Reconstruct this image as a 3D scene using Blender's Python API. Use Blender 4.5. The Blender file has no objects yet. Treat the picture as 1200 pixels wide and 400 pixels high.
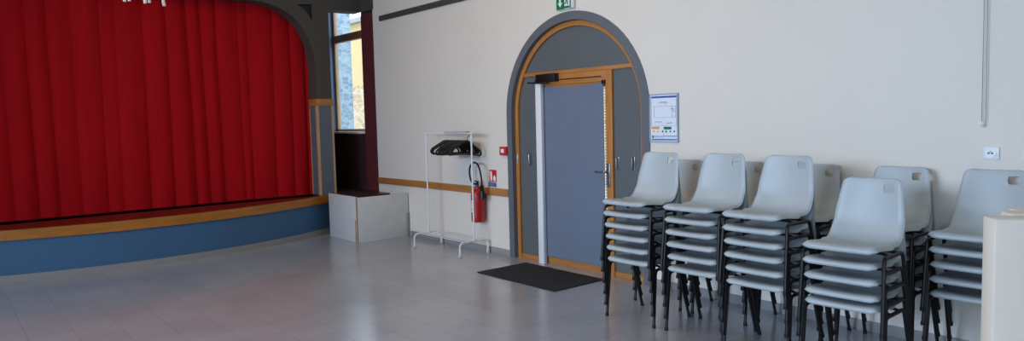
import bpy, bmesh, math, random
from mathutils import Vector, Matrix
from mathutils.geometry import tessellate_polygon
random.seed(7)
SC = bpy.context.scene
COL = SC.collection
PI = math.pi
D = 5.187          # inner face of the door wall
XS = -9.70         # front face of the stage wall
ZS = 0.56          # stage floor height
ZC = 4.6           # ceiling height

# ------------------------------------------------------------------ materials
def lin(c):
    return tuple(((v/255)/12.92 if v/255 <= .04045 else ((v/255+.055)/1.055)**2.4) for v in c) + (1,)
def mat(name, rgb, rough=.6, var=.06, scale=8, metal=0, bump=0, stretch=None, spec=.5, bscale=None, rgb2=None):
    m = bpy.data.materials.new(name); m.use_nodes = True
    nt = m.node_tree; b = nt.nodes['Principled BSDF']
    b.inputs['Roughness'].default_value = rough; b.inputs['Metallic'].default_value = metal
    b.inputs['Specular IOR Level'].default_value = spec
    tc = nt.nodes.new('ShaderNodeTexCoord'); mp = nt.nodes.new('ShaderNodeMapping')
    nt.links.new(tc.outputs['Object'], mp.inputs['Vector'])
    if stretch: mp.inputs['Scale'].default_value = stretch
    n = nt.nodes.new('ShaderNodeTexNoise'); n.inputs['Scale'].default_value = scale; n.inputs['Detail'].default_value = 5
    nt.links.new(mp.outputs[0], n.inputs['Vector'])
    r = nt.nodes.new('ShaderNodeValToRGB')
    c = lin(rgb); c2 = lin(rgb2) if rgb2 else None
    r.color_ramp.elements[0].position = .3; r.color_ramp.elements[1].position = .7
    r.color_ramp.elements[0].color = tuple(max(0, v*(1-var)) for v in c[:3])+(1,)
    r.color_ramp.elements[1].color = c2 if c2 else tuple(min(1, v*(1+var)) for v in c[:3])+(1,)
    nt.links.new(n.outputs['Fac'], r.inputs['Fac']); nt.links.new(r.outputs[0], b.inputs['Base Color'])
    if bump:
        n2 = nt.nodes.new('ShaderNodeTexNoise'); n2.inputs['Scale'].default_value = bscale or scale*12
        nt.links.new(mp.outputs[0], n2.inputs['Vector'])
        bp = nt.nodes.new('ShaderNodeBump'); bp.inputs['Strength'].default_value = bump; bp.inputs['Distance'].default_value = .01
        nt.links.new(n2.outputs['Fac'], bp.inputs['Height']); nt.links.new(bp.outputs[0], b.inputs['Normal'])
    return m
M = {}
M['wall'] = mat('wall_paint', (224,219,206), .75, .015, 1.2, bump=.15, bscale=120)
M['ceiling'] = mat('ceiling_paint', (205,200,190), .8, .02, 2)
M['grey'] = mat('grey_paint', (96,102,108), .6, .03, 2)
M['greydark'] = mat('dark_grey_paint', (71,67,61), .7, .04, 2)
M['panelgrey'] = mat('panel_grey', (92,98,100), .55, .03, 2)
M['pillargrey'] = mat('pillar_grey', (92,101,110), .6, .03, 2)
M['blind'] = mat('blind_fabric', (104,116,134), .7, .03, 5, bump=.1, bscale=300)
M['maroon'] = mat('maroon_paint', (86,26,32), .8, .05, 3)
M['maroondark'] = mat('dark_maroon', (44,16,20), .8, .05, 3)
M['blue'] = mat('stage_blue', (58,98,134), .55, .04, 2)
M['reveal'] = mat('reveal_blue_grey', (122,150,190), .6, .03, 2)
M['woodlip'] = mat('varnished_wood', (166,106,36), .35, .16, 3, stretch=(1,1,12), bump=.05)
M['wood'] = mat('door_frame_wood', (178,120,60), .4, .12, 4, stretch=(8,8,1))
M['woodh'] = mat('horizontal_wood', (172,116,60), .45, .12, 4, stretch=(1,8,8))
M['woodpale'] = mat('pale_wood_strip', (186,152,112), .5, .1, 4, stretch=(8,8,1))
M['deck'] = mat('stage_deck', (96,36,24), .3, .2, 2.5, stretch=(6,1,1))
M['deckdark'] = mat('dark_deck', (60,40,34), .35, .15, 3, stretch=(6,1,1))
M['boxwhite'] = mat('white_board', (196,200,198), .6, .03, 5)
M['boxedge'] = mat('plywood_edge', (158,128,84), .6, .12, 10)
M['white'] = mat('white_enamel', (226,230,232), .35, .02, 5)
M['offwhite'] = mat('white_plastic', (216,216,214), .4, .02, 5)
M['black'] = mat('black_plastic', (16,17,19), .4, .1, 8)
M['blacktube'] = mat('black_steel_tube', (8,9,12), .5, .1, 8)
M['shell'] = mat('grey_plastic', (170,179,180), .42, .02, 5, bump=.05, bscale=400)
M['red'] = mat('red_enamel', (168,22,30), .3, .05, 5)
M['signred'] = mat('sign_red', (200,34,42), .5, .02, 5)
M['signwhite'] = mat('sign_white', (235,238,240), .5, .01, 5)
M['signblue'] = mat('sign_blue', (40,84,160), .5, .02, 5)
M['signgreen'] = mat('sign_green', (8,120,72), .45, .02, 5)
M['orange'] = mat('sign_orange', (232,160,70), .5, .02, 5)
M['ink'] = mat('grey_ink', (120,128,138), .6, .02, 5)
M['frame'] = mat('poster_frame', (158,168,184), .4, .03, 5)
M['paper'] = mat('poster_paper', (224,232,240), .5, .01, 5)
M['steel'] = mat('brushed_steel', (150,155,160), .3, .05, 20, metal=.9)
M['mat'] = mat('entrance_mat', (34,35,38), .95, .25, 60, bump=.6, bscale=500)
M['hook'] = mat('pale_metal_hook', (190,194,198), .35, .03, 20)
M['rubber'] = mat('black_rubber', (20,20,20), .8, .1, 10)
M['cream'] = mat('cream_laminate', (222,210,190), .5, .02, 3)
M['creamedge'] = mat('cream_edge', (196,186,172), .5, .02, 3)
M['housecream'] = mat('cream_render', (205,178,130), .9, .03, 2)
M['ground'] = mat('outside_ground', (180,176,168), .9, .1, 2)
M['baseboard'] = mat('grey_tile_skirting', (142,142,140), .4, .05, 3)
M['lampwhite'] = mat('lamp_white', (220,214,200), .4, .03, 5)
M['hinge'] = mat('brown_hinge', (140,78,44), .5, .05, 10)

def m_curtain():
    m = mat('red_velvet', (170,9,20), .85, .1, 3, stretch=(4,4,.3), bump=.15, bscale=160)
    b = m.node_tree.nodes['Principled BSDF']
    b.inputs['Sheen Weight'].default_value = .08; b.inputs['Sheen Roughness'].default_value = .4
    b.inputs['Sheen Tint'].default_value = lin((255,60,60)); b.inputs['Specular IOR Level'].default_value = .15
    return m
M['curtain'] = m_curtain()
def m_floor():
    m = bpy.data.materials.new('floor_tiles'); m.use_nodes = True
    nt = m.node_tree; b = nt.nodes['Principled BSDF']
    tc = nt.nodes.new('ShaderNodeTexCoord'); mp = nt.nodes.new('ShaderNodeMapping')
    mp.inputs['Location'].default_value = (5.299, -2.662, 0)
    nt.links.new(tc.outputs['Object'], mp.inputs['Vector'])
    br = nt.nodes.new('ShaderNodeTexBrick'); br.offset = 0; br.inputs['Scale'].default_value = 1
    br.inputs['Brick Width'].default_value = .305; br.inputs['Row Height'].default_value = .305
    br.inputs['Mortar Size'].default_value = .0025; br.inputs['Mortar Smooth'].default_value = .3
    br.inputs['Color1'].default_value = lin((172,176,184)); br.inputs['Color2'].default_value = lin((177,181,189))
    br.inputs['Mortar'].default_value = lin((152,152,156))
    nt.links.new(mp.outputs[0], br.inputs['Vector'])
    n = nt.nodes.new('ShaderNodeTexNoise'); n.inputs['Scale'].default_value = 1.3; n.inputs['Detail'].default_value = 6
    nt.links.new(tc.outputs['Object'], n.inputs['Vector'])
    mx = nt.nodes.new('ShaderNodeMix'); mx.data_type = 'RGBA'; mx.blend_type = 'MULTIPLY'; mx.inputs[0].default_value = .35
    nt.links.new(br.outputs['Color'], mx.inputs[6]); nt.links.new(n.outputs['Fac'], mx.inputs[7])
    nt.links.new(mx.outputs[2], b.inputs['Base Color'])
    mr = nt.nodes.new('ShaderNodeMapRange'); mr.inputs['To Min'].default_value = .17; mr.inputs['To Max'].default_value = .26
    nt.links.new(n.outputs['Fac'], mr.inputs['Value']); nt.links.new(mr.outputs[0], b.inputs['Roughness'])
    bp = nt.nodes.new('ShaderNodeBump'); bp.inputs['Strength'].default_value = .25; bp.inputs['Distance'].default_value = .002; bp.invert = True
    nt.links.new(br.outputs['Fac'], bp.inputs['Height']); nt.links.new(bp.outputs[0], b.inputs['Normal'])
    b.inputs['Specular IOR Level'].default_value = .6; b.inputs['Coat Weight'].default_value = .35; b.inputs['Coat Roughness'].default_value = .22; b.inputs['Coat IOR'].default_value = 1.6
    return m
M['floor'] = m_floor()
def m_stone(name, a, b_, gap, scale):
    m = bpy.data.materials.new(name); m.use_nodes = True
    nt = m.node_tree; b = nt.nodes['Principled BSDF']; b.inputs['Roughness'].default_value = .9
    tc = nt.nodes.new('ShaderNodeTexCoord'); mp = nt.nodes.new('ShaderNodeMapping'); mp.inputs['Scale'].default_value = (1,1,1.8)
    nt.links.new(tc.outputs['Object'], mp.inputs['Vector'])
    v = nt.nodes.new('ShaderNodeTexVoronoi'); v.feature = 'DISTANCE_TO_EDGE'; v.inputs['Scale'].default_value = scale
    v2 = nt.nodes.new('ShaderNodeTexVoronoi'); v2.inputs['Scale'].default_value = scale
    nt.links.new(mp.outputs[0], v.inputs['Vector']); nt.links.new(mp.outputs[0], v2.inputs['Vector'])
    sx = nt.nodes.new('ShaderNodeSeparateColor'); nt.links.new(v2.outputs['Color'], sx.inputs[0])
    r = nt.nodes.new('ShaderNodeValToRGB'); r.color_ramp.elements[0].color = lin(a); r.color_ramp.elements[1].color = lin(b_)
    nt.links.new(sx.outputs[0], r.inputs['Fac'])
    r2 = nt.nodes.new('ShaderNodeValToRGB'); r2.color_ramp.elements[0].position = .02; r2.color_ramp.elements[1].position = .08
    nt.links.new(v.outputs['Distance'], r2.inputs['Fac'])
    mx = nt.nodes.new('ShaderNodeMix'); mx.data_type = 'RGBA'; mx.inputs[6].default_value = lin(gap)
    nt.links.new(r2.outputs[0], mx.inputs[0]); nt.links.new(r.outputs[0], mx.inputs[7]); nt.links.new(mx.outputs[2], b.inputs['Base Color'])
    return m
M['stone'] = m_stone('blue_grey_stone', (118,142,160), (158,175,184), (170,184,192), 8)
M['rubble'] = m_stone('rubble_stone', (178,152,118), (205,185,155), (205,190,165), 3.2)
def m_glass():
    m = bpy.data.materials.new('window_glass'); m.use_nodes = True
    nt = m.node_tree; nt.nodes.remove(nt.nodes['Principled BSDF']); out = nt.nodes['Material Output']
    t = nt.nodes.new('ShaderNodeBsdfTransparent'); t.inputs[0].default_value = (.95,.97,.98,1)
    g = nt.nodes.new('ShaderNodeBsdfGlossy'); g.inputs['Roughness'].default_value = .02
    lw = nt.nodes.new('ShaderNodeLayerWeight'); f = nt.nodes.new('ShaderNodeMath'); f.operation = 'POWER'; f.inputs[1].default_value = 5
    nt.links.new(lw.outputs['Facing'], f.inputs[0])
    s = nt.nodes.new('ShaderNodeMixShader')
    nt.links.new(f.outputs[0], s.inputs[0]); nt.links.new(t.outputs[0], s.inputs[1]); nt.links.new(g.outputs[0], s.inputs[2])
    nt.links.new(s.outputs[0], out.inputs[0])
    return m
M['glass'] = m_glass()

# ------------------------------------------------------------------ mesh helpers
class MB:
    def __init__(s): s.v = []; s.f = []
    def add(s, vs, fs):
        k = len(s.v); s.v += [tuple(p) for p in vs]; s.f += [tuple(i+k for i in f) for f in fs]; return s
    def box(s, x0, x1, y0, y1, z0, z1, bev=0):
        bm = bmesh.new(); bmesh.ops.create_cube(bm, size=1)
        for v in bm.verts:
            v.co = Vector(((x0+x1)/2+v.co.x*(x1-x0), (y0+y1)/2+v.co.y*(y1-y0), (z0+z1)/2+v.co.z*(z1-z0)))
        if bev: bmesh.ops.bevel(bm, geom=bm.edges[:], offset=bev, segments=2, affect='EDGES', profile=.5)
        bm.verts.ensure_lookup_table()
        s.add([v.co.copy() for v in bm.verts], [[v.index for v in f.verts] for f in bm.faces]); bm.free(); return s
    def tube(s, pts, r, n=10, cap=True):
        pts = [Vector(p) for p in pts]; rs = r if isinstance(r, (list, tuple)) else [r]*len(pts)
        ring = []; up = None
        for i, p in enumerate(pts):
            t = (pts[min(i+1, len(pts)-1)]-pts[max(i-1, 0)]).normalized()
            if up is None: up = t.orthogonal().normalized()
            else:
                up = (up - t*up.dot(t))
                up = up.normalized() if up.length > 1e-6 else t.orthogonal().normalized()
            w = t.cross(up)
            ring.append([p+(up*math.cos(2*PI*k/n)+w*math.sin(2*PI*k/n))*rs[i] for k in range(n)])
        vs = [q for rg in ring for q in rg]; fs = []
        for i in range(len(pts)-1):
            for k in range(n):
                a = i*n+k; b = i*n+(k+1) % n; fs.append((a, b, b+n, a+n))
        if cap: fs += [tuple(range(n))[::-1], tuple((len(pts)-1)*n+k for k in range(n))]
        return s.add(vs, fs)
    def lathe(s, prof, loc=(0,0,0), axis='Z', n=20):
        vs = []; fs = []
        for (r, z) in prof:
            for k in range(n):
                a = 2*PI*k/n; p = (r*math.cos(a), r*math.sin(a), z)
                if axis == 'Y': p = (p[0], p[2], p[1])
                if axis == 'X': p = (p[2], p[0], p[1])
                vs.append((p[0]+loc[0], p[1]+loc[1], p[2]+loc[2]))
        for i in range(len(prof)-1):
            for k in range(n):
                a = i*n+k; b = i*n+(k+1) % n; fs.append((a, b, b+n, a+n))
        fs += [tuple(range(n))[::-1], tuple((len(prof)-1)*n+k for k in range(n))]
        return s.add(vs, fs)
    def prism(s, outer, holes, fn, a, b):
        """2D polygon with holes; fn(u, v, w) -> xyz, extruded from w=a to w=b"""
        loops = [outer]+holes
        tri = tessellate_polygon([[Vector((p[0], p[1], 0)) for p in l] for l in loops])
        flat = [p for l in loops for p in l]; n = len(flat)
        vs = [fn(p[0], p[1], a) for p in flat]+[fn(p[0], p[1], b) for p in flat]
        fs = [tuple(t) for t in tri]+[tuple(i+n for i in t)[::-1] for t in tri]
        k = 0
        for l in loops:
            m = len(l)
            for i in range(m):
                p, q = k+i, k+(i+1) % m; fs.append((p, q, q+n, p+n))
            k += m
        return s.add(vs, fs)
    def build(s, name, material, parent=None, smooth=True, ang=35):
        me = bpy.data.meshes.new(name); me.from_pydata([tuple(p) for p in s.v], [], s.f); me.validate()
        bm = bmesh.new(); bm.from_mesh(me); bmesh.ops.remove_doubles(bm, verts=bm.verts, dist=1e-5)
        bmesh.ops.recalc_face_normals(bm, faces=bm.faces); bm.to_mesh(me); bm.free()
        if smooth:
            me.shade_smooth(); me.set_sharp_from_angle(angle=math.radians(ang))
        me.materials.append(material)
        o = bpy.data.objects.new(name, me); COL.objects.link(o)
        if parent: o.parent = parent
        return o
def XZ(u, v, w): return (u, w, v)
def YZ(u, v, w): return (w, u, v)
def XY(u, v, w): return (u, v, w)
def rect(a, b, c, d): return [(a, c), (b, c), (b, d), (a, d)]
def smooth_path(pts, r=.03, n=5):
    pts = [Vector(p) for p in pts]; out = [pts[0]]
    for i in range(1, len(pts)-1):
        a, b, c = pts[i-1], pts[i], pts[i+1]
        d1 = min(r, (a-b).length*.49); d2 = min(r, (c-b).length*.49)
        p, q = b+(a-b).normalized()*d1, b+(c-b).normalized()*d2
        for k in range(n+1):
            t = k/n; out.append(p*(1-t)**2+b*2*t*(1-t)+q*t*t)
    return out+[pts[-1]]
def tag(o, label, cat, group=None, kind=None):
    o['label'] = label; o['category'] = cat
    if group: o['group'] = group
    if kind: o['kind'] = kind
    return o
def empty(name, loc, label, cat, group=None, kind=None, rz=0):
    o = bpy.data.objects.new(name, None); COL.objects.link(o); o.location = loc; o.rotation_euler = (0,0,rz)
    o.empty_display_size = .1
    return tag(o, label, cat, group, kind)
def loc_mb(o):   # parts of a thing at loc: world coords are shifted to the thing's frame
    return Matrix.Translation(o.location).inverted()
def part(mb, name, m, parent, **k):
    """mb is given in world coordinates; parent unrotated chain of empties/meshes"""
    off = Vector((0,0,0)); p = parent
    while p: off += p.location; p = p.parent
    mb.v = [(v[0]-off.x, v[1]-off.y, v[2]-off.z) for v in mb.v]
    return mb.build(name, m, parent, **k)
def B(*a, **k): return MB().box(*a, **k)

# ------------------------------------------------------------------ room shell
tag(MB().box(-14, 5, -6, D+.3, -.1, 0).build('floor', M['floor']), 'glossy grey-brown tiled hall floor', 'floor', kind='structure')
tag(B(-14, 5, -6, D+.3, ZC, ZC+.1).build('ceiling', M['ceiling']), 'plain white hall ceiling', 'ceiling', kind='structure')
AX, AZ = -5.27, 1.65      # arch centre
def arch(r, n=40, z0=0, cx=AX):
    return [(cx-r, z0)]+[(cx-r*math.cos(PI*k/n), AZ+r*math.sin(PI*k/n)) for k in range(n+1)]+[(cx+r, z0)]
RI = .952
WX0, WX1, WZ0, WZ1 = -11.12, -9.70, 1.455, 3.9
wall_outer = [(-14, 0), (AX-RI, 0)]+arch(RI)[1:-1]+[(AX+RI, 0), (5, 0), (5, ZC), (-14, ZC)]
tag(MB().prism(wall_outer, [rect(WX0, WX1, WZ0, WZ1)], XZ, D, D+.3).build('wall_right', M['wall'], smooth=False), 'white painted long wall with the arched doorway', 'wall', kind='structure')
tag(B(-14, 5, -6.1, -6, 0, ZC).build('wall_left', M['wall'], smooth=False), 'white long wall opposite the arched doorway', 'wall', kind='structure')
tag(B(5, 5.1, -6, D+.3, 0, ZC).build('wall_front', M['wall'], smooth=False), 'white end wall facing the stage', 'wall', kind='structure')
tag(B(-14.1, -14, -6, D+.3, 0, ZC).build('wall_backstage', M['maroondark'], smooth=False), 'dark wall behind the stage curtain', 'wall', kind='structure')
# stage wall (proscenium): arch opening y -.58 .. 4.42, side bay y 4.655 .. D
def stage_arch(n=22, y0=-.58, y1=4.42):
    a = 1.03; z0 = 2.27; e = 2/2.6; pts = []
    for k in range(n+1):
        t = PI/2*k/n; pts.append((y1-a+a*math.cos(t)**e, z0+a*math.sin(t)**e))
    left = [(y0+y1-p[0], p[1]) for p in pts[::-1]]
    return [(y0, ZS), (y1, ZS)]+pts+left
def clean(l):
    out = []
    for p in l:
        if not out or (abs(p[0]-out[-1][0])+abs(p[1]-out[-1][1])) > 1e-4: out.append(p)
    return out
tri = [(4.187, 3.293), (4.412, 3.312), (4.405, 3.07), (4.36, 3.15), (4.28, 3.235)]
st_outer = [(-6, 0), (4.655, 0), (4.655, 3.257), (D, 3.257), (D, ZC), (-6, ZC)]
tag(MB().prism(st_outer, [clean(stage_arch()), tri], YZ, XS-.25, XS).build('wall_back', M['greydark'], smooth=False), 'dark grey stage wall with rounded opening', 'wall', kind='structure')
tag(MB().prism([(4.16,3.27),(4.43,3.35),(4.44,3.03),(4.39,3.06),(4.27,3.21)], [], YZ, XS-.10, XS-.05).build('trim_recess_shade', M['black'], smooth=False), 'triangular recess beside stage opening, its shade painted black', 'recess', kind='structure')  # black backing paints in the shadow inside the recess
# painted finishes of the door wall beyond the stage line
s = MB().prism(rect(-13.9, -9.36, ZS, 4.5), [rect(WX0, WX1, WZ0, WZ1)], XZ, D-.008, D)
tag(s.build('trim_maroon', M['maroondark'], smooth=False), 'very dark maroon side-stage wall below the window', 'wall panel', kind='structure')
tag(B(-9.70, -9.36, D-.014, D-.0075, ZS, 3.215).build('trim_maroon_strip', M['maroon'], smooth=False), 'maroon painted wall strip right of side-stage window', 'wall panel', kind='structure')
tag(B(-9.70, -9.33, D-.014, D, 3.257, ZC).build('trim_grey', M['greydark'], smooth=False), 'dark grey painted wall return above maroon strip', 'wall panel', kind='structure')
# window
w = empty('window_1', (-10.41, D+.2, WZ0), 'tall timber-framed window beside the stage', 'window', kind='structure')
rv = MB(); rv.box(WX0-.01, WX0+.003, D-.010, D+.3, WZ0, WZ1-.003)
part(rv, 'reveal', M['reveal'], w, smooth=False)
part(B(WX0, WX1, D-.012, D+.22, WZ0-.02, WZ0+.006), 'sill', M['offwhite'], w)
fr = MB(); y0, y1 = D+.21, D+.27
fr.box(WX0, WX0+.06, y0, y1, WZ0, WZ1, bev=.004); fr.box(WX1-.06, WX1, y0, y1, WZ0, WZ1, bev=.004)
fr.box(WX0, WX1, y0, y1, WZ0, WZ0+.05, bev=.004); fr.box(WX0, WX1, y0, y1, WZ1-.06, WZ1, bev=.004)
part(fr, 'window_frame', M['woodpale'], w)
part(B(WX0+.05, WX1-.05, y0-.015, y1, 2.93, 3.05, bev=.006), 'transom_bar', M['woodh'], w)
part(B(WX0+.05, WX1-.05, D+.238, D+.244, WZ0+.04, WZ1-.05), 'pane', M['glass'], w, smooth=False)

# baseboards, rail, stripe
bb = B(-8.49, AX-1.04, D-.012, D, 0, .078, bev=.002); tag(bb.build('baseboard_right', M['baseboard']), 'grey tiled skirting between white box and arched door', 'baseboard', kind='structure')
bb = B(AX+1.04, 5, D-.012, D, 0, .078, bev=.002); tag(bb.build('baseboard_right', M['baseboard']), 'grey tiled skirting behind the stacked chairs', 'baseboard', kind='structure')
tag(B(-9.35, AX-1.045, D-.02, D, .70, .79, bev=.003).build('trim_rail', M['woodh']), 'orange wooden dado rail along the white wall', 'rail', kind='structure')
tag(B(-9.13, -3.0, D-.03, D, 3.055, 3.127, bev=.003).build('trim_stripe', M['greydark']), 'dark grey horizontal strip high on white wall', 'trim', kind='structure')
# arch band
oz = arch(1.04); iz = arch(RI)
tag(MB().prism(oz+iz[::-1], [], XZ, D-.012, D+.001).build('trim_arch', M['grey'], smooth=False), 'grey painted arched surround of the doorway', 'trim', kind='structure')
rvm = MB()
ir = arch(RI-.002)
for i in range(len(ir)-1):
    a, b = ir[i], ir[i+1]; rvm.add([(a[0],D-.012,a[1]),(b[0],D-.012,b[1]),(b[0],D+.12,b[1]),(a[0],D+.12,a[1])], [(0,1,2,3)])
rvo = rvm.build('trim_arch_reveal', M['grey']); tag(rvo, 'grey inner reveal of the arched doorway', 'trim', kind='structure')

# ------------------------------------------------------------------ door
YD = D+.05
d = empty('door_1', (AX, YD, 0), 'arched timber doorway with grey blind-covered door', 'door', kind='structure')
ro, ri = RI-.004, RI-.056
part(MB().prism(arch(ro)+arch(ri)[::-1], [], XZ, YD-.01, YD+.05), 'arch_frame', M['wood'], d)
def archpoly(r, x0, x1, z0, z1, n=60):
    """part of the arch interior between x0..x1 and above z0, below z1"""
    top = []
    for k in range(n+1):
        x = x0+(x1-x0)*k/n; dx = min(abs(x-AX), r)
        top.append((x, min(z1, AZ+math.sqrt(max(0, r*r-dx*dx)))))
    return [(x0, z0)]+top+[(x1, z0)]
JX0, JX1 = -5.81, -4.735
hw = math.sqrt(ri**2-(2.10-AZ)**2)
part(MB().prism(clean(archpoly(ri+.01, AX-hw-.004, AX+hw+.004, 2.10, 9)), [], XZ, YD+.02, YD+.035), 'tympanum_panel', M['panelgrey'], d, smooth=False)
part(B(AX-hw-.01, AX+hw+.01, YD-.005, YD+.045, 2.065, 2.105, bev=.003), 'transom', M['woodh'], d)
for (x0, x1, hx) in ((AX-ri-.005, JX0, (-6.19, -5.99)), (JX1, AX+ri+.005, (-4.69, -4.49))):
    p = part(MB().prism(clean(archpoly(ri+.01, x0, x1, .05, 2.07)), [], XZ, YD+.02, YD+.035), 'side_panel', M['panelgrey'], d, smooth=False)
    part(B(x0, x1, YD, YD+.045, 0, .055, bev=.003), 'bottom_rail', M['woodh'], d)
    for x in hx:
        h = MB().tube(smooth_path([(x, YD+.02, 1.20), (x, YD-.012, 1.20), (x, YD-.012, 1.09), (x, YD+.02, 1.09)], .012), .0055, 8)
        h.box(x-.012, x+.012, YD+.014, YD+.021, 1.075, 1.215, bev=.003)
        part(h, 'latch_handle', M['steel'], p)
fm = MB()
fm.box(JX1-.085, JX1, YD-.012, YD+.05, 0, 2.064, bev=.004); fm.box(JX0, JX0+.075, YD-.005, YD+.05, 0, 2.064, bev=.004)
fm.box(JX0+.076, JX1-.086, YD-.010, YD+.048, 1.955, 2.064, bev=.003)
part(fm, 'door_frame', M['wood'], d)
LX0, LX1 = JX0+.075, JX1-.085
lf = part(MB().prism(rect(LX0, LX1, .005, 1.955), [rect(LX0+.05, LX1-.006, .10, 1.90)], XZ, YD+.005, YD+.045), 'door_leaf', M['woodh'], d, smooth=False)
part(B(LX0+.05, LX1-.006, YD+.03, YD+.036, .10, 1.90), 'pane', M['glass'], lf, smooth=False)
# roller blind with slightly sagging head
bl = MB(); bx0, bx1 = LX0+.004, LX1-.026; nn = 14
bl.prism([(bx0, .088), (bx1, .088), (bx1, 1.935)]+[(bx1+(bx0-bx1)*k/nn, 1.94-.012*math.sin(PI*k/nn)) for k in range(1, nn)]+[(bx0, 1.94)], [], XZ, YD-.012, YD-.006)
blo = part(bl, 'roller_blind', M['blind'], d, smooth=False)
part(MB().tube([(bx0, YD-.012, .09), (bx1, YD-.012, .09)], .009, 8), 'weight_bar', M['blind'], blo)
br = B(LX1-.032, LX1+.008, YD-.035, YD+.0, 1.925, 1.965, bev=.004); part(br, 'blind_bracket', M['black'], blo)
ch = MB()
for k in range(60):
    ch.lathe([(0.0005,-.007),(.006,-.004),(.0075,0),(.006,.004),(.0005,.007)], (LX1-.012, YD-.004, .2+k*.029), n=6)
ch.tube([(LX1-.012, YD-.004, .12), (LX1-.012, YD-.004, 1.93)], .0016, 5)
part(ch, 'slit_beads', M['blind'], blo)  # beads added to break the daylight slit beside the blind into dots
hd = MB(); hxx = LX1+.03
hd.box(hxx-.022, hxx+.022, YD-.022, YD-.010, .90, 1.14, bev=.006)
part(hd, 'handle_plate', M['steel'], lf)
part(MB().tube(smooth_path([(hxx, YD-.02, 1.055), (hxx, YD-.07, 1.055), (hxx-.13, YD-.07, 1.052)], .02), .010, 10), 'door_handle', M['steel'], lf)
part(MB().lathe([(.014,0),(.014,.012),(.009,.014)], (hxx, YD-.034, .955), 'Y', 14), 'lock_cylinder', M['steel'], lf)
part(B(LX0-.025, LX0+.008, YD-.02, YD, .97, 1.12, bev=.005), 'hinge', M['hinge'], d)
part(B(-5.80, -5.712, D-.02, D+.03, 0, 2.0, bev=.006), 'edge_guard', M['white'], d)
part(B(-5.805, -5.71, D-.024, D+.03, 2.0, 2.012, bev=.002), 'guard_cap', M['black'], d)
cl = part(B(-5.78, -5.48, D-.03, D+.038, 1.99, 2.075, bev=.006), 'door_closer', M['black'], d)
part(MB().tube([(-5.48, D+.0, 2.005), (-4.86, D+.02, 2.003)], .005, 6), 'closer_track', M['black'], cl)
part(MB().tube(smooth_path([(-5.60, D-.01, 1.985), (-5.62, D-.04, 1.978), (-5.88, D-.05, 1.99)], .02), .010, 8), 'closer_arm', M['black'], cl)

# ------------------------------------------------------------------ exit sign, signs on the wall
def star(mb, poly, y0, y1): mb.prism(poly, [], XZ, y0, y1)
ex = empty('exit_sign', (-5.29, D, 2.71), 'green emergency exit sign with white down arrow above arched door', 'sign')
part(B(-5.42, -5.165, D-.035, D, 2.712, 2.88, bev=.003), 'housing', M['offwhite'], ex)
g = MB(); g.box(-5.417, -5.30, D-.038, D-.034, 2.716, 2.876); part(g, 'arrow_plate', M['signgreen'], ex, smooth=False)
g = MB(); g.box(-5.222, -5.206, D-.038, D-.034, 2.716, 2.876); part(g, 'green_edge', M['signgreen'], ex, smooth=False)
g = MB(); g.box(-5.298, -5.222, D-.037, D-.034, 2.716, 2.876); part(g, 'figure_plate', M['signwhite'], ex, smooth=False)
cxs = -5.359
part(MB().prism([(cxs,2.738),(cxs+.036,2.785),(cxs+.013,2.782),(cxs+.012,2.85),(cxs-.012,2.85),(cxs-.013,2.782),(cxs-.036,2.785)], [], XZ, D-.041, D-.038), 'arrow', M['signwhite'], ex, smooth=False)
fg = MB(); fx = -5.262
fg.lathe([(.001,0),(.009,0),(.009,.003),(.001,.003)], (fx+.008, D-.041, 2.858), 'Y', 12)
def limb(pts, r):
    fg.tube([(x, D-.039, z) for x, z in pts], r, 6)
limb([(fx+.004,2.842),(fx-.006,2.802)], .009); limb([(fx+.004,2.838),(fx+.022,2.822),(fx+.028,2.832)], .004)
limb([(fx+.002,2.84),(fx-.018,2.832),(fx-.024,2.815)], .004); limb([(fx-.004,2.80),(fx+.014,2.785),(fx+.012,2.755)], .006)
limb([(fx-.006,2.80),(fx-.012,2.775),(fx-.028,2.765)], .006)
fg.box(fx-.034, fx+.034, D-.041, D-.037, 2.72, 2.742)
part(fg, 'running_figure', M['signgreen'], ex)

ac = empty('fire_alarm_button', (-6.35, D, 1.18), 'small red fire alarm box with white square on white wall', 'alarm')
part(B(-6.42, -6.30, D-.045, D, 1.185, 1.285, bev=.008), 'housing', M['signred'], ac)
part(B(-6.39, -6.335, D-.048, D-.044, 1.215, 1.26, bev=.001), 'press_plate', M['signwhite'], ac)

fs = empty('fire_extinguisher_sign', (-6.6, D, .81), 'red and blue fire extinguisher pictogram sign above wooden rail', 'sign')
sx0, sx1 = -6.67, -6.535
part(B(sx0, sx1, D-.004, D, .862, 1.005), 'red_plate', M['signred'], fs, smooth=False)
part(B(sx0, sx1, D-.024, D-.020, .808, .856), 'blue_plate', M['signblue'], fs, smooth=False)
pg = MB(); y0, y1 = D-.006, D-.004
pg.prism([(sx0+.022,.875),(sx0+.055,.875),(sx0+.055,.955),(sx0+.047,.97),(sx0+.047,.99),(sx0+.03,.99),(sx0+.03,.97),(sx0+.022,.955)], [], XZ, y0, y1)
pg.prism([(sx0+.03,.985),(sx0+.012,.975),(sx0+.008,.94),(sx0+.014,.94),(sx0+.017,.968),(sx0+.03,.975)], [], XZ, y0, y1)
pg.prism([(sx0+.08,.88),(sx0+.118,.88),(sx0+.122,.91),(sx0+.112,.93),(sx0+.108,.915),(sx0+.10,.95),(sx0+.09,.925),(sx0+.084,.935),(sx0+.076,.905)], [], XZ, y0, y1)
pg.box(sx0+.07, sx0+.125, y0, y1, .872, .876)
part(pg, 'pictogram', M['signwhite'], fs, smooth=False)
pg = MB()
for i in range(3): pg.box(sx0+.012+i*.04, sx0+.038+i*.04, D-.026, D-.024, .82, .846)
part(pg, 'symbol_row', M['ink'], fs, smooth=False)

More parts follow.
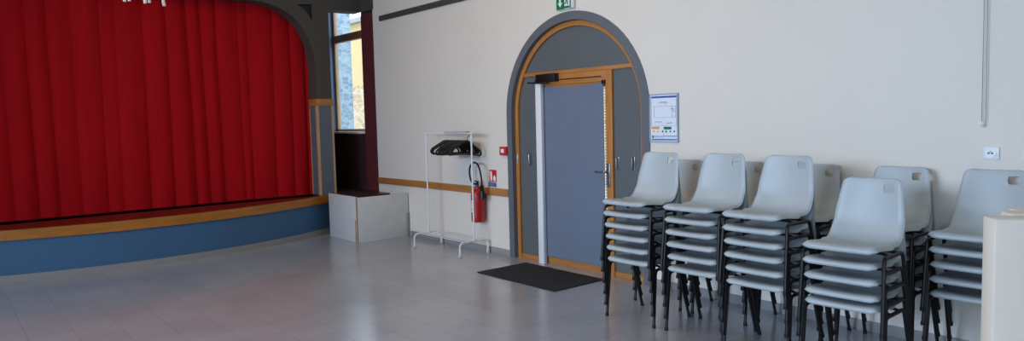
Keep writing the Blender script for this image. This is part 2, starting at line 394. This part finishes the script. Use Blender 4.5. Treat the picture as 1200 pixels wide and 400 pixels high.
# evacuation plan
ev = empty('evacuation_plan', (-4.065, D, 1.36), 'framed evacuation plan poster with blue header right of arched door', 'poster')
ex0, ex1, ez0, ez1 = -4.226, -3.904, 1.357, 1.797
part(MB().prism(rect(ex0, ex1, ez0, ez1), [rect(ex0+.010, ex1-.012, ez0+.010, ez1-.010)], XZ, D-.018, D), 'frame', M['frame'], ev, smooth=False)
part(B(ex0+.008, ex1-.010, D-.010, D-.001, ez0+.008, ez1-.008), 'paper', M['paper'], ev, smooth=False)
Y0, Y1 = D-.0125, D-.010
def pr(m, name, boxes):
    if name.endswith('boxes'):
        for (a, b, c, e) in boxes: part(B(ex0+a, ex0+b, Y0, Y1, ez0+c, ez0+e), name[:-2].replace('box', 'symbol'), m, ev, smooth=False)
        return
    q = MB()
    for (a, b, c, e) in boxes: q.box(ex0+a, ex0+b, Y0, Y1, ez0+c, ez0+e)
    part(q, name, m, ev, smooth=False)
pr(M['signblue'], 'header_band', [(.018,.305,.402,.418)])
L = []
def ln(a, b, c, e, t=.002): L.append((min(a,b)-t/2, max(a,b)+t/2, min(c,e)-t/2, max(c,e)+t/2))
ln(.05,.29,.325,.325); ln(.05,.05,.23,.325); ln(.05,.29,.225,.225); ln(.29,.29,.225,.325); ln(.255,.255,.225,.325); ln(.255,.29,.275,.275)
ln(.02,.302,.15,.15,.0015); ln(.02,.02,.15,.395,.0012); ln(.302,.302,.15,.395,.0012); ln(.02,.302,.012+.02,.012+.02,.0012)
ln(.155,.155,.04,.11,.0012); ln(.12,.19,.365,.365,.004); ln(.10,.21,.357,.357,.003); ln(.06,.10,.185,.185,.005); ln(.11,.14,.185,.185,.005); ln(.20,.25,.175,.175,.005)
for i in range(9): L.append((.03+i*.03, .045+i*.03, .168, .1695))
pr(M['ink'], 'plan_lines', L)
pr(M['orange'], 'orange_boxes', [(.022,.11,.120,.142), (.04,.056,.092,.108), (.085,.10,.09,.102)])
pr(M['signgreen'], 'green_boxes', [(.16,.245,.116,.140), (.178,.184,.342,.350), (.14,.152,.09,.108), (.178,.195,.088,.106), (.26,.275,.285,.291), (.25,.275,.30,.304), (.028,.045,.038,.06), (.235,.26,.30,.303)])
pr(M['signblue'], 'blue_boxes', [(.05,.15,.055,.058), (.05,.15,.045,.048), (.16,.30,.052,.058), (.225,.24,.09,.105), (.27,.285,.09,.105), (.02,.302,.018,.028)])

# sockets
def socket(cx, cz, label):
    s = empty('wall_socket', (cx, D, cz), label, 'socket', 'white wall sockets')
    part(B(cx-.044, cx+.044, D-.012, D, cz-.04, cz+.04, bev=.004), 'cover_plate', M['white'], s)
    part(MB().lathe([(.0305,-.0),(.0305,.004),(.026,.004),(.024,.001),(.001,.001)], (cx-.003, D-.016, cz), 'Y', 24), 'socket_ring', M['white'], s)
    q = MB()
    for dx, dz in ((-.0095,0),(.0095,0)):
        q.lathe([(.006,0),(.006,.004)], (cx-.003+dx, D-.019, cz+dz), 'Y', 10)
    q.lathe([(.0028,0),(.0028,.012)], (cx-.003, D-.026, cz+.011), 'Y', 10)
    part(q, 'socket_contacts', M['black'], s)
socket(-1.499, 1.311, 'white square wall socket below the hanging cord')
socket(-1.285, 1.315, 'white wall socket at the right edge of the photo')
# blind cord
c = empty('pull_cord', (-1.55, D-.02, 1.5), 'thin white looped pull cord with round weight hanging on wall', 'cord')
part(MB().tube([(-1.553,D-.02,1.51),(-1.556,D-.02,3.6)], .0022, 6).tube([(-1.531,D-.02,1.51),(-1.540,D-.02,3.6)], .0022, 6), 'cord_loop', M['ink'], c)
part(MB().lathe([(.001,-.017),(.010,-.014),(.017,-.005),(.017,.005),(.010,.014),(.001,.017)], (-1.552,D-.022,1.497), 'Y', 16), 'weight', M['white'], c)
part(B(-1.575,-1.51,D-.05,D,3.6,3.66,bev=.004), 'bracket', M['white'], c)

# ------------------------------------------------------------------ stage
def sx(y): return -8.94-.106*(y-1.92)**2
ys = [-4+ k*(D+4)/60 for k in range(61)]
def stage_poly(off, xb): return [(sx(y)+off, y) for y in ys]+[(xb, D), (xb, -4)]
st = empty('stage', (-9.2, 1.9, 0), 'raised stage with blue curved front and wooden edge', 'stage', kind='structure')
part(MB().prism(stage_poly(-.012, -13.9), [], XY, .0, .455), 'front_panel', M['blue'], st)
part(MB().prism(stage_poly(0, -11), [], XY, 0, .078), 'stage_skirting', M['baseboard'], st)
front = [(sx(y)+.012, y) for y in ys]; back = [(sx(y)-.03, y) for y in ys]
part(MB().prism(front+back[::-1], [], XY, .45, ZS+.001), 'stage_lip', M['woodlip'], st)
part(MB().prism(stage_poly(-.028, -13.9), [], XY, .455, ZS), 'stage_deck', M['deck'], st, smooth=False)
# curtain
def curtain():
    y0, y1 = -.95, 4.62; N = 760; R = 14
    cr = random.Random(3); ph = []; y = 0
    cuts = []
    while y < y1-y0+1:
        wd = cr.uniform(.09, .34); cuts.append((y, wd, cr.uniform(.3, 1))); y += wd
    vs = []; fs = []
    def fold(yy, zt):
        yy2 = yy + .02*math.sin(yy*3+zt*1.7)
        for (a, wd, am) in cuts:
            if a <= yy2 < a+wd:
                t = (yy2-a)/wd; return am*(math.sin(PI*t)**.7)*min(.085, wd*.38)
        return 0
    for j in range(R+1):
        zt = j/R; z = ZS+.004+zt*(3.75-ZS)
        for i in range(N+1):
            yy = (y1-y0)*i/N
            amp = 1.0-.25*zt
            vs.append((XS-.35+amp*fold(yy, zt)+.012*math.sin(yy*9+zt*2), y0+yy, z+0))
    for j in range(R):
        for i in range(N):
            a = j*(N+1)+i; fs.append((a, a+1, a+N+2, a+N+1))
    return MB().add(vs, fs)
cu = curtain().build('stage_curtain', M['curtain'], ang=180)
tag(cu, 'long red velvet curtain hanging in folds across the stage', 'curtain')
# pillar cladding: cap and pale strips
pc = empty('trim_pillar', (XS, 4.53, ZS), 'grey pillar cladding with pale wooden strips and cap', 'pillar trim', kind='structure')
p = B(XS-.25, XS+.02, 4.40, 4.665, 1.862, 1.962, bev=.003); part(p, 'cap', M['woodh'], pc)
p = MB()
for (x0, x1, y0, y1) in ((XS-.002, XS+.012, 4.412, 4.436), (XS-.002, XS+.012, 4.634, 4.662), (XS-.25, XS-.225, 4.408, 4.422), (XS-.035, XS+.010, 4.406, 4.420)):
    p.box(x0, x1, y0, y1, ZS, 1.862)
part(p, 'edge_strips', M['woodpale'], pc)
part(B(XS-.225, XS-.03, 4.412, 4.42, ZS, 1.862), 'reveal_panel', M['pillargrey'], pc, smooth=False)
part(B(XS, XS+.006, 4.436, 4.634, ZS, 1.862), 'front_panel', M['pillargrey'], pc, smooth=False)

# white landing box beside the stage
bx = empty('stage_step_box', (-8.95, 4.8, 0), 'white panelled step box with dark top beside the stage', 'step box')
part(B(-9.40, -8.575, 4.395, 4.42, .0, .612, bev=.002), 'side_panel', M['boxwhite'], bx)
part(B(-8.548, -8.525, 4.40, D-.016, .0, .606, bev=.002), 'front_panel', M['boxwhite'], bx)
part(B(-8.575, -8.541, 4.392, 4.422, .0, .614, bev=.002), 'corner_trim', M['boxedge'], bx)
part(B(-8.61, -8.590, 4.388, 4.395, .0, .30, bev=.001), 'batten', M['boxedge'], bx)
part(B(-8.525, -8.512, D-.05, D-.016, .0, .33, bev=.002), 'batten', M['baseboard'], bx)
part(B(-9.39, -9.02, 4.421, D-.016, .53, .575).box(-9.98, -9.391, 4.60, D-.016, .53, .575), 'landing_top', M['deckdark'], bx)
part(B(-9.02, -8.55, 4.42, D-.016, .34, .38), 'lower_step', M['deckdark'], bx)

# ------------------------------------------------------------------ coat rack
rk = empty('coat_rack', (-7.17, 4.93, 0), 'white metal clothes rack on castors against white wall', 'coat rack')
XL, XR = -7.66, -6.67; yf, yb, ym = 4.72, 5.13, 4.93
for X in (XL, XR):
    pth = smooth_path([(X, yf, .05), (X, yf, .175), (X, yb, .175), (X, yb, .05)], .07, 8)
    part(MB().tube(pth, .011, 10), 'end_frame', M['white'], rk)
    for y in (yf, yb):
        cmb = MB().lathe([(.001,-.011),(.016,-.011),(.021,-.008),(.021,.008),(.016,.011),(.001,.011)], (X, y+.004, .021), 'X', 16)
        cmb.box(X-.014, X+.014, y-.010, y+.014, .03, .055, bev=.003)
        part(cmb, 'castor', M['offwhite'], rk)
for X in (XL+.02, XR):
    part(MB().tube([(X, ym, .17), (X, ym, 1.44)], .0105, 10).box(X-.014, X+.014, ym-.014, ym+.014, .17, .20, bev=.003), 'post', M['white'], rk)
part(MB().tube([(XL-.03, ym, 1.446), (XR+.05, ym, 1.446)], .0105, 10), 'top_rail', M['white'], rk)
for y in (4.80, 4.88, 4.97, 5.05):
    part(MB().tube([(XL, y, .178), (XR, y, .178)], .0055, 8), 'shelf_rod', M['white'], rk)
# hangers
def hanger():
    m = MB()
    hk = [(0, .026*math.cos(a), .0+.026*math.sin(a)) for a in [math.radians(t) for t in range(200, -60, -20)]]
    # hook around the rail (rail centre at origin), neck below
    hk = [(0, .0, -.085), (0, .0, -.05), (0, .010, -.035), (0,.022,-.018), (0,.0265,.0), (0,.022,.014), (0,.012,.021), (0,0,.0235), (0,-.012,.020), (0,-.021,.010), (0,-.023,-.004)]
    m.hk = MB().tube(smooth_path(hk, .008, 3), .0034, 6)
    arm = smooth_path([(0,-.215,-.225), (0,-.20,-.19), (0,-.05,-.108), (0,0,-.082), (0,.05,-.108), (0,.20,-.19), (0,.215,-.225)], .03, 4)
    m.tube(arm, .0115, 7)
    m.tube(smooth_path([(0,-.212,-.215), (0,-.205,-.243), (0,.205,-.243), (0,.212,-.215)], .012, 3), .009, 7)
    for s in (-1, 1):
        m.tube(smooth_path([(0,s*.10,-.135), (0,s*.098,-.158), (0,s*.118,-.158)], .008, 3), .004, 5)
    return m
h0 = None; nh = 18
for i in range(nh):
    X = -7.20+i*(.44/(nh-1)) + random.uniform(-.006,.006)
    if i == nh-1: X = -6.735
    if h0 is None:
        hm = hanger(); h0 = hm.build('coat_hanger', M['black']); o = h0
        hook0 = hm.hk.build('hook', M['hook'], h0)
    else:
        o = h0.copy(); COL.objects.link(o)
        hc = hook0.copy(); COL.objects.link(hc); hc.parent = o
        if i == nh-1: hc.data = hook0.data.copy(); hc.data.materials[0] = M['black']; hc['label'] = 'black hook'
    o.location = (X, ym, 1.446); o.rotation_euler = (random.uniform(-.07,.07), 0, random.uniform(-.12,.12) if i < nh-1 else -.10)
    if i == nh-1:
        o.rotation_euler = (-.14, 0, -.05)
        tag(o, 'rightmost black coat hanger on the white rack, tilted with hook showing', 'coat hanger', 'black hangers on the coat rack')
    elif i == 0:
        tag(o, 'leftmost black coat hanger on the white rack', 'coat hanger', 'black hangers on the coat rack')
    else:
        tag(o, 'black plastic coat hanger bunched mid-row on the white rack', 'coat hanger', 'black hangers on the coat rack')

# fire extinguisher
fx_, fy_ = -6.785, 5.085
fe = empty('fire_extinguisher', (fx_, fy_, .37), 'red fire extinguisher with black hose mounted on the wall', 'fire extinguisher')
part(MB().lathe([(.001,.372),(.06,.372),(.078,.382),(.084,.40),(.084,.70),(.078,.735),(.055,.765),(.032,.778),(.028,.80),(.001,.80)], (fx_, fy_, 0), n=28), 'cylinder', M['red'], fe)
lb = MB(); n = 8
for (z0, z1) in ((.50, .64),):
    vs = []; 
    for k in range(n+1):
        a = math.radians(226+50*k/n)
        for z in (z0, z1): vs.append((fx_+.0852*math.cos(a), fy_+.0852*math.sin(a), z))
    lb.add(vs, [(2*k, 2*k+2, 2*k+3, 2*k+1) for k in range(n)])
part(lb, 'label_sticker', M['signwhite'], fe)
tx = MB()
for z in (.52, .535, .55, .575, .59, .61, .62):
    vs = []
    for k in range(n+1):
        a = math.radians(232+(38)*k/n)
        for zz in (z, z+.006): vs.append((fx_+.0858*math.cos(a), fy_+.0858*math.sin(a), zz))
    tx.add(vs, [(2*k, 2*k+2, 2*k+3, 2*k+1) for k in range(n)])
part(tx, 'label_print', M['signred'], fe)
v = MB().lathe([(.018,.795),(.018,.83),(.012,.835)], (fx_, fy_, 0), n=14)
v.box(fx_-.05, fx_+.015, fy_-.009, fy_+.009, .832, .846, bev=.003); v.box(fx_-.055, fx_+.02, fy_-.010, fy_+.010, .858, .872, bev=.003)
v.box(fx_-.01, fx_+.02, fy_-.008, fy_+.008, .83, .87, bev=.002)
part(v, 'valve_lever', M['black'], fe)
part(MB().lathe([(.001,0),(.015,.002),(.015,.012),(.001,.014)], (fx_+.02, fy_-.03, .815), 'Y', 14), 'gauge', M['signblue'], fe)
hp = [(fx_-.02, fy_, .82), (fx_-.10, fy_-.01, .86), (fx_-.135, fy_-.01, .95), (fx_-.12, fy_-.01, 1.04), (fx_-.05, fy_-.01, 1.09), (fx_+.04, fy_-.02, 1.075), (fx_+.10, fy_-.03, 1.0), (fx_+.125, fy_-.03, .90), (fx_+.13, fy_-.03, .80)]
def catmull(pts, n=6):
    P = [Vector(p) for p in pts]; P = [P[0]*2-P[1]]+P+[P[-1]*2-P[-2]]; out = []
    for i in range(1, len(P)-2):
        for k in range(n):
            t = k/n; out.append(.5*((2*P[i])+(P[i+1]-P[i-1])*t+(2*P[i-1]-5*P[i]+4*P[i+1]-P[i+2])*t*t+(3*P[i]-P[i-1]-3*P[i+1]+P[i+2])*t**3))
    return out+[P[-2]]
part(MB().tube(catmull(hp), .011, 8), 'hose', M['rubber'], fe)
part(MB().tube([(fx_+.13, fy_-.03, .80), (fx_+.13, fy_-.03, .74), (fx_+.128, fy_-.03, .66)], [.016, .026, .030], 12).box(fx_+.112, fx_+.148, fy_-.05, fy_-.012, .76, .83, bev=.006), 'nozzle', M['black'], fe)
part(B(fx_-.03, fx_+.03, fy_+.07, D-.001, .66, .72, bev=.003).box(fx_-.02, fx_+.02, fy_+.02, D-.001, .72, .76, bev=.002), 'wall_bracket', M['black'], fe)

# entrance mat
em = MB().box(-5.90, -4.715, 4.385, 5.06, 0.0, .010, bev=.003).build('entrance_mat', M['mat'])
tag(em, 'black rectangular entrance mat on floor before arched door', 'mat')

# ------------------------------------------------------------------ stacking chair
ROWS = [(-.231,.457,.186),(-.239,.464,.199),(-.241,.474,.207),(-.234,.484,.211),(-.215,.490,.2145),(-.17,.489,.217),(-.10,.482,.218),(-.02,.473,.217),(.05,.468,.216),
        (.10,.473,.215),(.14,.490,.2135),(.170,.518,.212),(.191,.558,.209),(.206,.61,.204),(.220,.67,.196),(.232,.722,.188),(.240,.757,.183),(.250,.806,.175),(.2545,.824,.167),(.2575,.835,.153),(.2595,.841,.137),(.2625,.844,.12)]
def shell_mesh():
    P = [Vector(r) for r in ROWS]; Q = [P[0]*2-P[1]]+P+[P[-1]*2-P[-2]]
    rows = []; marks = {}
    for i in range(1, len(Q)-2):
        marks[i-1] = len(rows)
        k_n = 1 if i-1 == 16 else 2
        k_n = 3 if i-1 == 16 else 2
        for k in range(k_n):
            t = k/k_n; rows.append(.5*((2*Q[i])+(Q[i+1]-Q[i-1])*t+(2*Q[i-1]-5*Q[i]+4*Q[i+1]-Q[i+2])*t*t+(3*Q[i]-Q[i-1]-3*Q[i+1]+Q[i+2])*t**3))
    marks[len(P)-1] = len(rows); rows.append(P[-1])
    U = [-1,-.975,-.94,-.88,-.76,-.6,-.4,-.2,0,.2,.36,.42,.55,.67,.73,.82,.89,.94,.975,1]
    bm = bmesh.new(); G = []
    n = len(rows)
    for j, r in enumerate(rows):
        a = rows[max(0, j-1)]; b = rows[min(n-1, j+1)]
        t = Vector((0, b.x-a.x, b.y-a.y)).normalized(); nn = Vector((0, -t.z, t.y))   # points up / forward
        s = j/(n-1); back = max(0, min(1, (r.y-.49)/.15)) if r.x > .1 else 0
        endf = min(1, min(j, n-1-j)/4)
        row = []
        for u in U:
            au = abs(u)
            jn = math.exp(-((r.y-.51)/.06)**2) if r.x > 0 else 0
            dish = (.012*(1-back)+.034*back+.026*jn)*au**2*endf
            roll = .024*max(0, (au-.84)/.16)**2*(1-.35*back)*(.4+.6*endf)
            row.append(bm.verts.new(Vector((u*r.z, r.x, r.y))+nn*(dish-roll)))
        G.append(row)
    h0, h1 = marks[16], marks[17]
    # round the corners of the hand hole
    for j in range(n-1):
        for i in range(len(U)-1):
            if h0 <= j < h1 and 10 <= i < 14:
                continue
            bm.faces.new((G[j][i], G[j][i+1], G[j+1][i+1], G[j+1][i]))
    # pull hole corner points inwards for rounded corners
    for (j, i, dj, di) in ((h0, 10, 1, 1), (h0, 14, 1, -1), (h1, 10, -1, 1), (h1, 14, -1, -1)):
        p = G[j][i]; q = (G[j+dj][i].co+G[j][i+di].co)/2
        p.co = p.co.lerp(q, .55)
    for f in list(bm.verts):
        if not f.link_faces: bm.verts.remove(f)
    bmesh.ops.recalc_face_normals(bm, faces=bm.faces)
    bmesh.ops.solidify(bm, geom=bm.faces[:], thickness=.006)
    bmesh.ops.recalc_face_normals(bm, faces=bm.faces)
    me = bpy.data.meshes.new('seat_shell'); bm.to_mesh(me); bm.free()
    me.shade_smooth(); me.set_sharp_from_angle(angle=math.radians(50)); me.materials.append(M['shell'])
    return me
me_shell = shell_mesh()
RT = .0115
def make_chair():
    root = bpy.data.objects.new('stacking_chair', None); COL.objects.link(root); root.empty_display_size = .1
    so = bpy.data.objects.new('seat_shell', me_shell); COL.objects.link(so); so.parent = root
    zt = .436
    fr = MB()
    for s in (-1, 1):
        fr.tube([(s*.229,-.125,zt), (s*.229,.035,zt)], RT, 8)
        lf = smooth_path([(s*.2385,-.215,.02), (s*.230,-.178,zt), (s*.229,-.120,zt)], .035, 5)
        o = MB().tube(lf, RT, 8).build('leg', M['blacktube'], root)
        MB().tube([(s*.2388,-.2168,0), (s*.2385,-.215,.024)], RT*1.25, 8).build('foot_cap', M['rubber'], o)
        lr = smooth_path([(s*.2385,.215,.02), (s*.231,.085,zt), (s*.229,.03,zt)], .035, 5)
        o = MB().tube(lr, RT, 8).build('leg', M['blacktube'], root)
        MB().tube([(s*.2388,.2175,0), (s*.2385,.215,.024)], RT*1.25, 8).build('foot_cap', M['rubber'], o)
    for y, z in ((-.10, .452), (.03, .446)):
        fr.tube(smooth_path([(-.229, y, zt), (-.19, y, z), (.19, y, z), (.229, y, zt)], .02, 4), RT*.85, 8)
    fr.build('seat_frame', M['blacktube'], root)
    return root
proto = make_chair(); used = False
def children(o): return [c for c in bpy.data.objects if c.parent == o]
TREE = [(c, children(c)) for c in children(proto)]
def place(loc, rz, tilt, label, group):
    global used
    if not used: r = proto; used = True
    else:
        r = proto.copy(); COL.objects.link(r)
        for c, gs in TREE:
            cc = c.copy(); COL.objects.link(cc); cc.parent = r
            for g in gs:
                gg = g.copy(); COL.objects.link(gg); gg.parent = cc
    r.location = loc; r.rotation_euler = (tilt, 0, rz)
    tag(r, label, 'chair', group)
def lvl(k, n):   # k = 0 bottom
    t = n-1-k
    if t == 0: return 'topmost'
    if k == 0: return 'bottom'
    return ['', 'second from top', 'third from top', 'fourth from top', 'fifth from top'][t]
FR = [(-3.608, 4.365, 6, 0, 'front-row stack nearest the arched door'),
      (-3.034, 4.39, 6, .01, 'second front-row stack from the arched door'),
      (-2.510, 4.345, 6, -.01, 'third front-row stack from the arched door'),
      (-1.905, 4.245, 5, .03, 'fourth front-row stack from the arched door')]
RR = [(-3.76, 4.895, 5, 'wall-side stack nearest the arched door'), (-3.17, 4.895, 5, 'second wall-side stack from the arched door'),
      (-2.59, 4.895, 5, 'third wall-side stack from the arched door'), (-1.995, 4.895, 5, 'fourth wall-side stack from the arched door'),
      (-1.445, 4.89, 5, 'wall-side stack partly hidden by the cream boards')]
for (x, y, n, rz, nm) in FR:
    for k in range(n):
        dz = k*.092 if n == 6 else [0, .066, .158, .250, .342][k]
        place((x+random.uniform(-.004,.004), y-.010*k, dz), rz+random.uniform(-.006,.006), 0, 'grey plastic chair, %s in the %s' % (lvl(k, n), nm), 'stacked grey chairs in the front row')
for (x, y, n, nm) in RR:
    for k in range(n):
        place((x+random.uniform(-.004,.004), y-.010*k, k*.092), random.uniform(-.006,.006), 0, 'grey plastic chair, %s in the %s' % (lvl(k, n), nm), 'stacked grey chairs along the wall')

# ------------------------------------------------------------------ cream boards at the right edge
th = math.radians(38); dv = Vector((math.cos(th), math.sin(th), 0)); nb = Vector((-math.sin(th), math.cos(th), 0))
names = ['front cream board of three standing upright at the right edge', 'middle cream board of three standing upright at the right edge', 'rear cream board of three standing upright at the right edge']
for i, (sh, bk, hh) in enumerate(((0, 0, 1.218), (.098, .105, 1.222), (.168, .21, 1.220))):
    P = Vector((-.795, 2.80, 0))+dv*sh+nb*bk
    o = MB().box(0, .62, 0, .098, 0, hh, bev=.008).build('upright_board', M['cream'])
    o.location = P; o.rotation_euler = (0, 0, th)
    tag(o, names[i], 'board', 'cream boards standing upright')

# ------------------------------------------------------------------ hanging lamp (tips of its arms show at the top)
lx, ly, lz = -5.5, 1.25, 2.62
hl = empty('ceiling_lamp', (lx, ly, lz), 'pale metal ceiling lamp with splayed tube arms before the red curtain', 'lamp')
part(MB().tube([(lx, ly, lz+.08), (lx, ly, ZC)], .008, 8), 'stem', M['lampwhite'], hl)
part(MB().lathe([(.001,lz+.06),(.03,lz+.065),(.045,lz+.09),(.03,lz+.12),(.001,lz+.125)], (lx, ly, 0), n=18), 'hub', M['lampwhite'], hl)
part(MB().lathe([(.001,ZC-.03),(.05,ZC-.028),(.06,ZC),(.001,ZC)], (lx, ly, 0), n=18), 'ceiling_rose', M['lampwhite'], hl)
for (ey, ez_, exx) in ((1.128, 2.470, lx+.03), (1.253, 2.466, lx+.05), (1.382, 2.462, lx+.02), (1.19, 2.50, lx-.12), (1.32, 2.50, lx-.12)):
    a = Vector((lx, ly, lz+.09)); e = Vector((exx, ey, ez_))
    m_ = Vector(((a.x+e.x)/2, a.y+(e.y-a.y)*.75, lz+.05))
    part(MB().tube(catmull([a, m_, e]), .0105, 8), 'arm', M['lampwhite'], hl)

# ------------------------------------------------------------------ outside
tag(B(-40, 10, D+.32, 40, -.2, -.1).build('ground', M['ground'], smooth=False), 'pale paved ground outside the window', 'ground', kind='structure')
tag(MB().box(-17, -13.58, 6.5, 7.0, -.1, 7, bev=.01).build('stone_pier', M['stone']), 'blue-grey stone pier outside the window', 'pier')
hb = empty('neighbouring_building', (-19, 10, 0), 'cream rendered building with rubble stone base seen through window', 'building')
part(B(-30, -12, 10, 14, 2.69, 4.50), 'upper_wall', M['housecream'], hb, smooth=False)
part(B(-30, -12, 9.96, 14, -.1, 2.69), 'stone_base', M['rubble'], hb, smooth=False)
part(B(-30.2, -11.8, 9.8, 14.2, 4.50, 4.62), 'roof_edge', M['baseboard'], hb, smooth=False)

# ------------------------------------------------------------------ light
wd = bpy.data.worlds.new('World'); SC.world = wd; wd.use_nodes = True
bg = wd.node_tree.nodes['Background']; bg.inputs[0].default_value = (.72, .85, 1, 1); bg.inputs[1].default_value = 3.5
def area(name, loc, target, sxx, syy, power, color, spread=180):
    l = bpy.data.lights.new(name, 'AREA'); l.shape = 'RECTANGLE'; l.size = sxx; l.size_y = syy; l.energy = power; l.color = color
    l.spread = math.radians(spread)
    o = bpy.data.objects.new(name, l); COL.objects.link(o); o.location = loc
    o.rotation_euler = (Vector(target)-Vector(loc)).to_track_quat('-Z', 'Y').to_euler()
    return o
area('assumed_daylight_left', (-3.8, -5.8, 2.7), (-3.2, 0, 1.0), 4.8, 1.8, 375, (.58,.73,.99), 115)  # assumed unseen daylight: bare area light before a solid wall, no window built
area('assumed_daylight_right', (1.4, -5.8, 1.9), (1.0, 0, .6), 2.2, 1.8, 128, (.58,.73,.99), 125)  # second daylight fill, also added at the solid wall without any window
area('warm_fill_light', (-5.5, 2.0, 4.45), (-5.9, 3.4, 0), 3.0, 2.0, 78, (1,.68,.34))  # added fill with no fitting, warms the upper wall like ceiling bounce
sun = bpy.data.lights.new('sun', 'SUN'); sun.energy = .6; sun.angle = .01; sun.color = (1,.93,.82)
so_ = bpy.data.objects.new('sun', sun); COL.objects.link(so_); so_.rotation_euler = (Vector((.35, 1, -1.0))).to_track_quat('-Z', 'Y').to_euler()

# ------------------------------------------------------------------ camera (solved from the vanishing points)
F = 830.0
v1 = Vector((-692, -43, F)).normalized(); v2 = Vector((1000, -85, F)); v2 = (v2-v1*v2.dot(v1)).normalized()
exv = -v1; eyv = v2; ezv = exv.cross(eyv)
R = Matrix((exv, eyv, ezv))
right = R @ Vector((1,0,0)); upv = R @ Vector((0,-1,0)); backv = R @ Vector((0,0,-1))
cam = bpy.data.cameras.new('camera'); cam.sensor_width = 36; cam.sensor_fit = 'HORIZONTAL'; cam.lens = F/1200*36; cam.clip_start = .05
co = bpy.data.objects.new('camera', cam); COL.objects.link(co)
mw = Matrix((right, upv, backv)).transposed().to_4x4(); mw.translation = Vector((0,0,1.6)); co.matrix_world = mw
SC.camera = co
SC.view_settings.view_transform = 'Standard'; SC.view_settings.look = 'None'
SC.view_settings.exposure = 0; SC.view_settings.gamma = 1
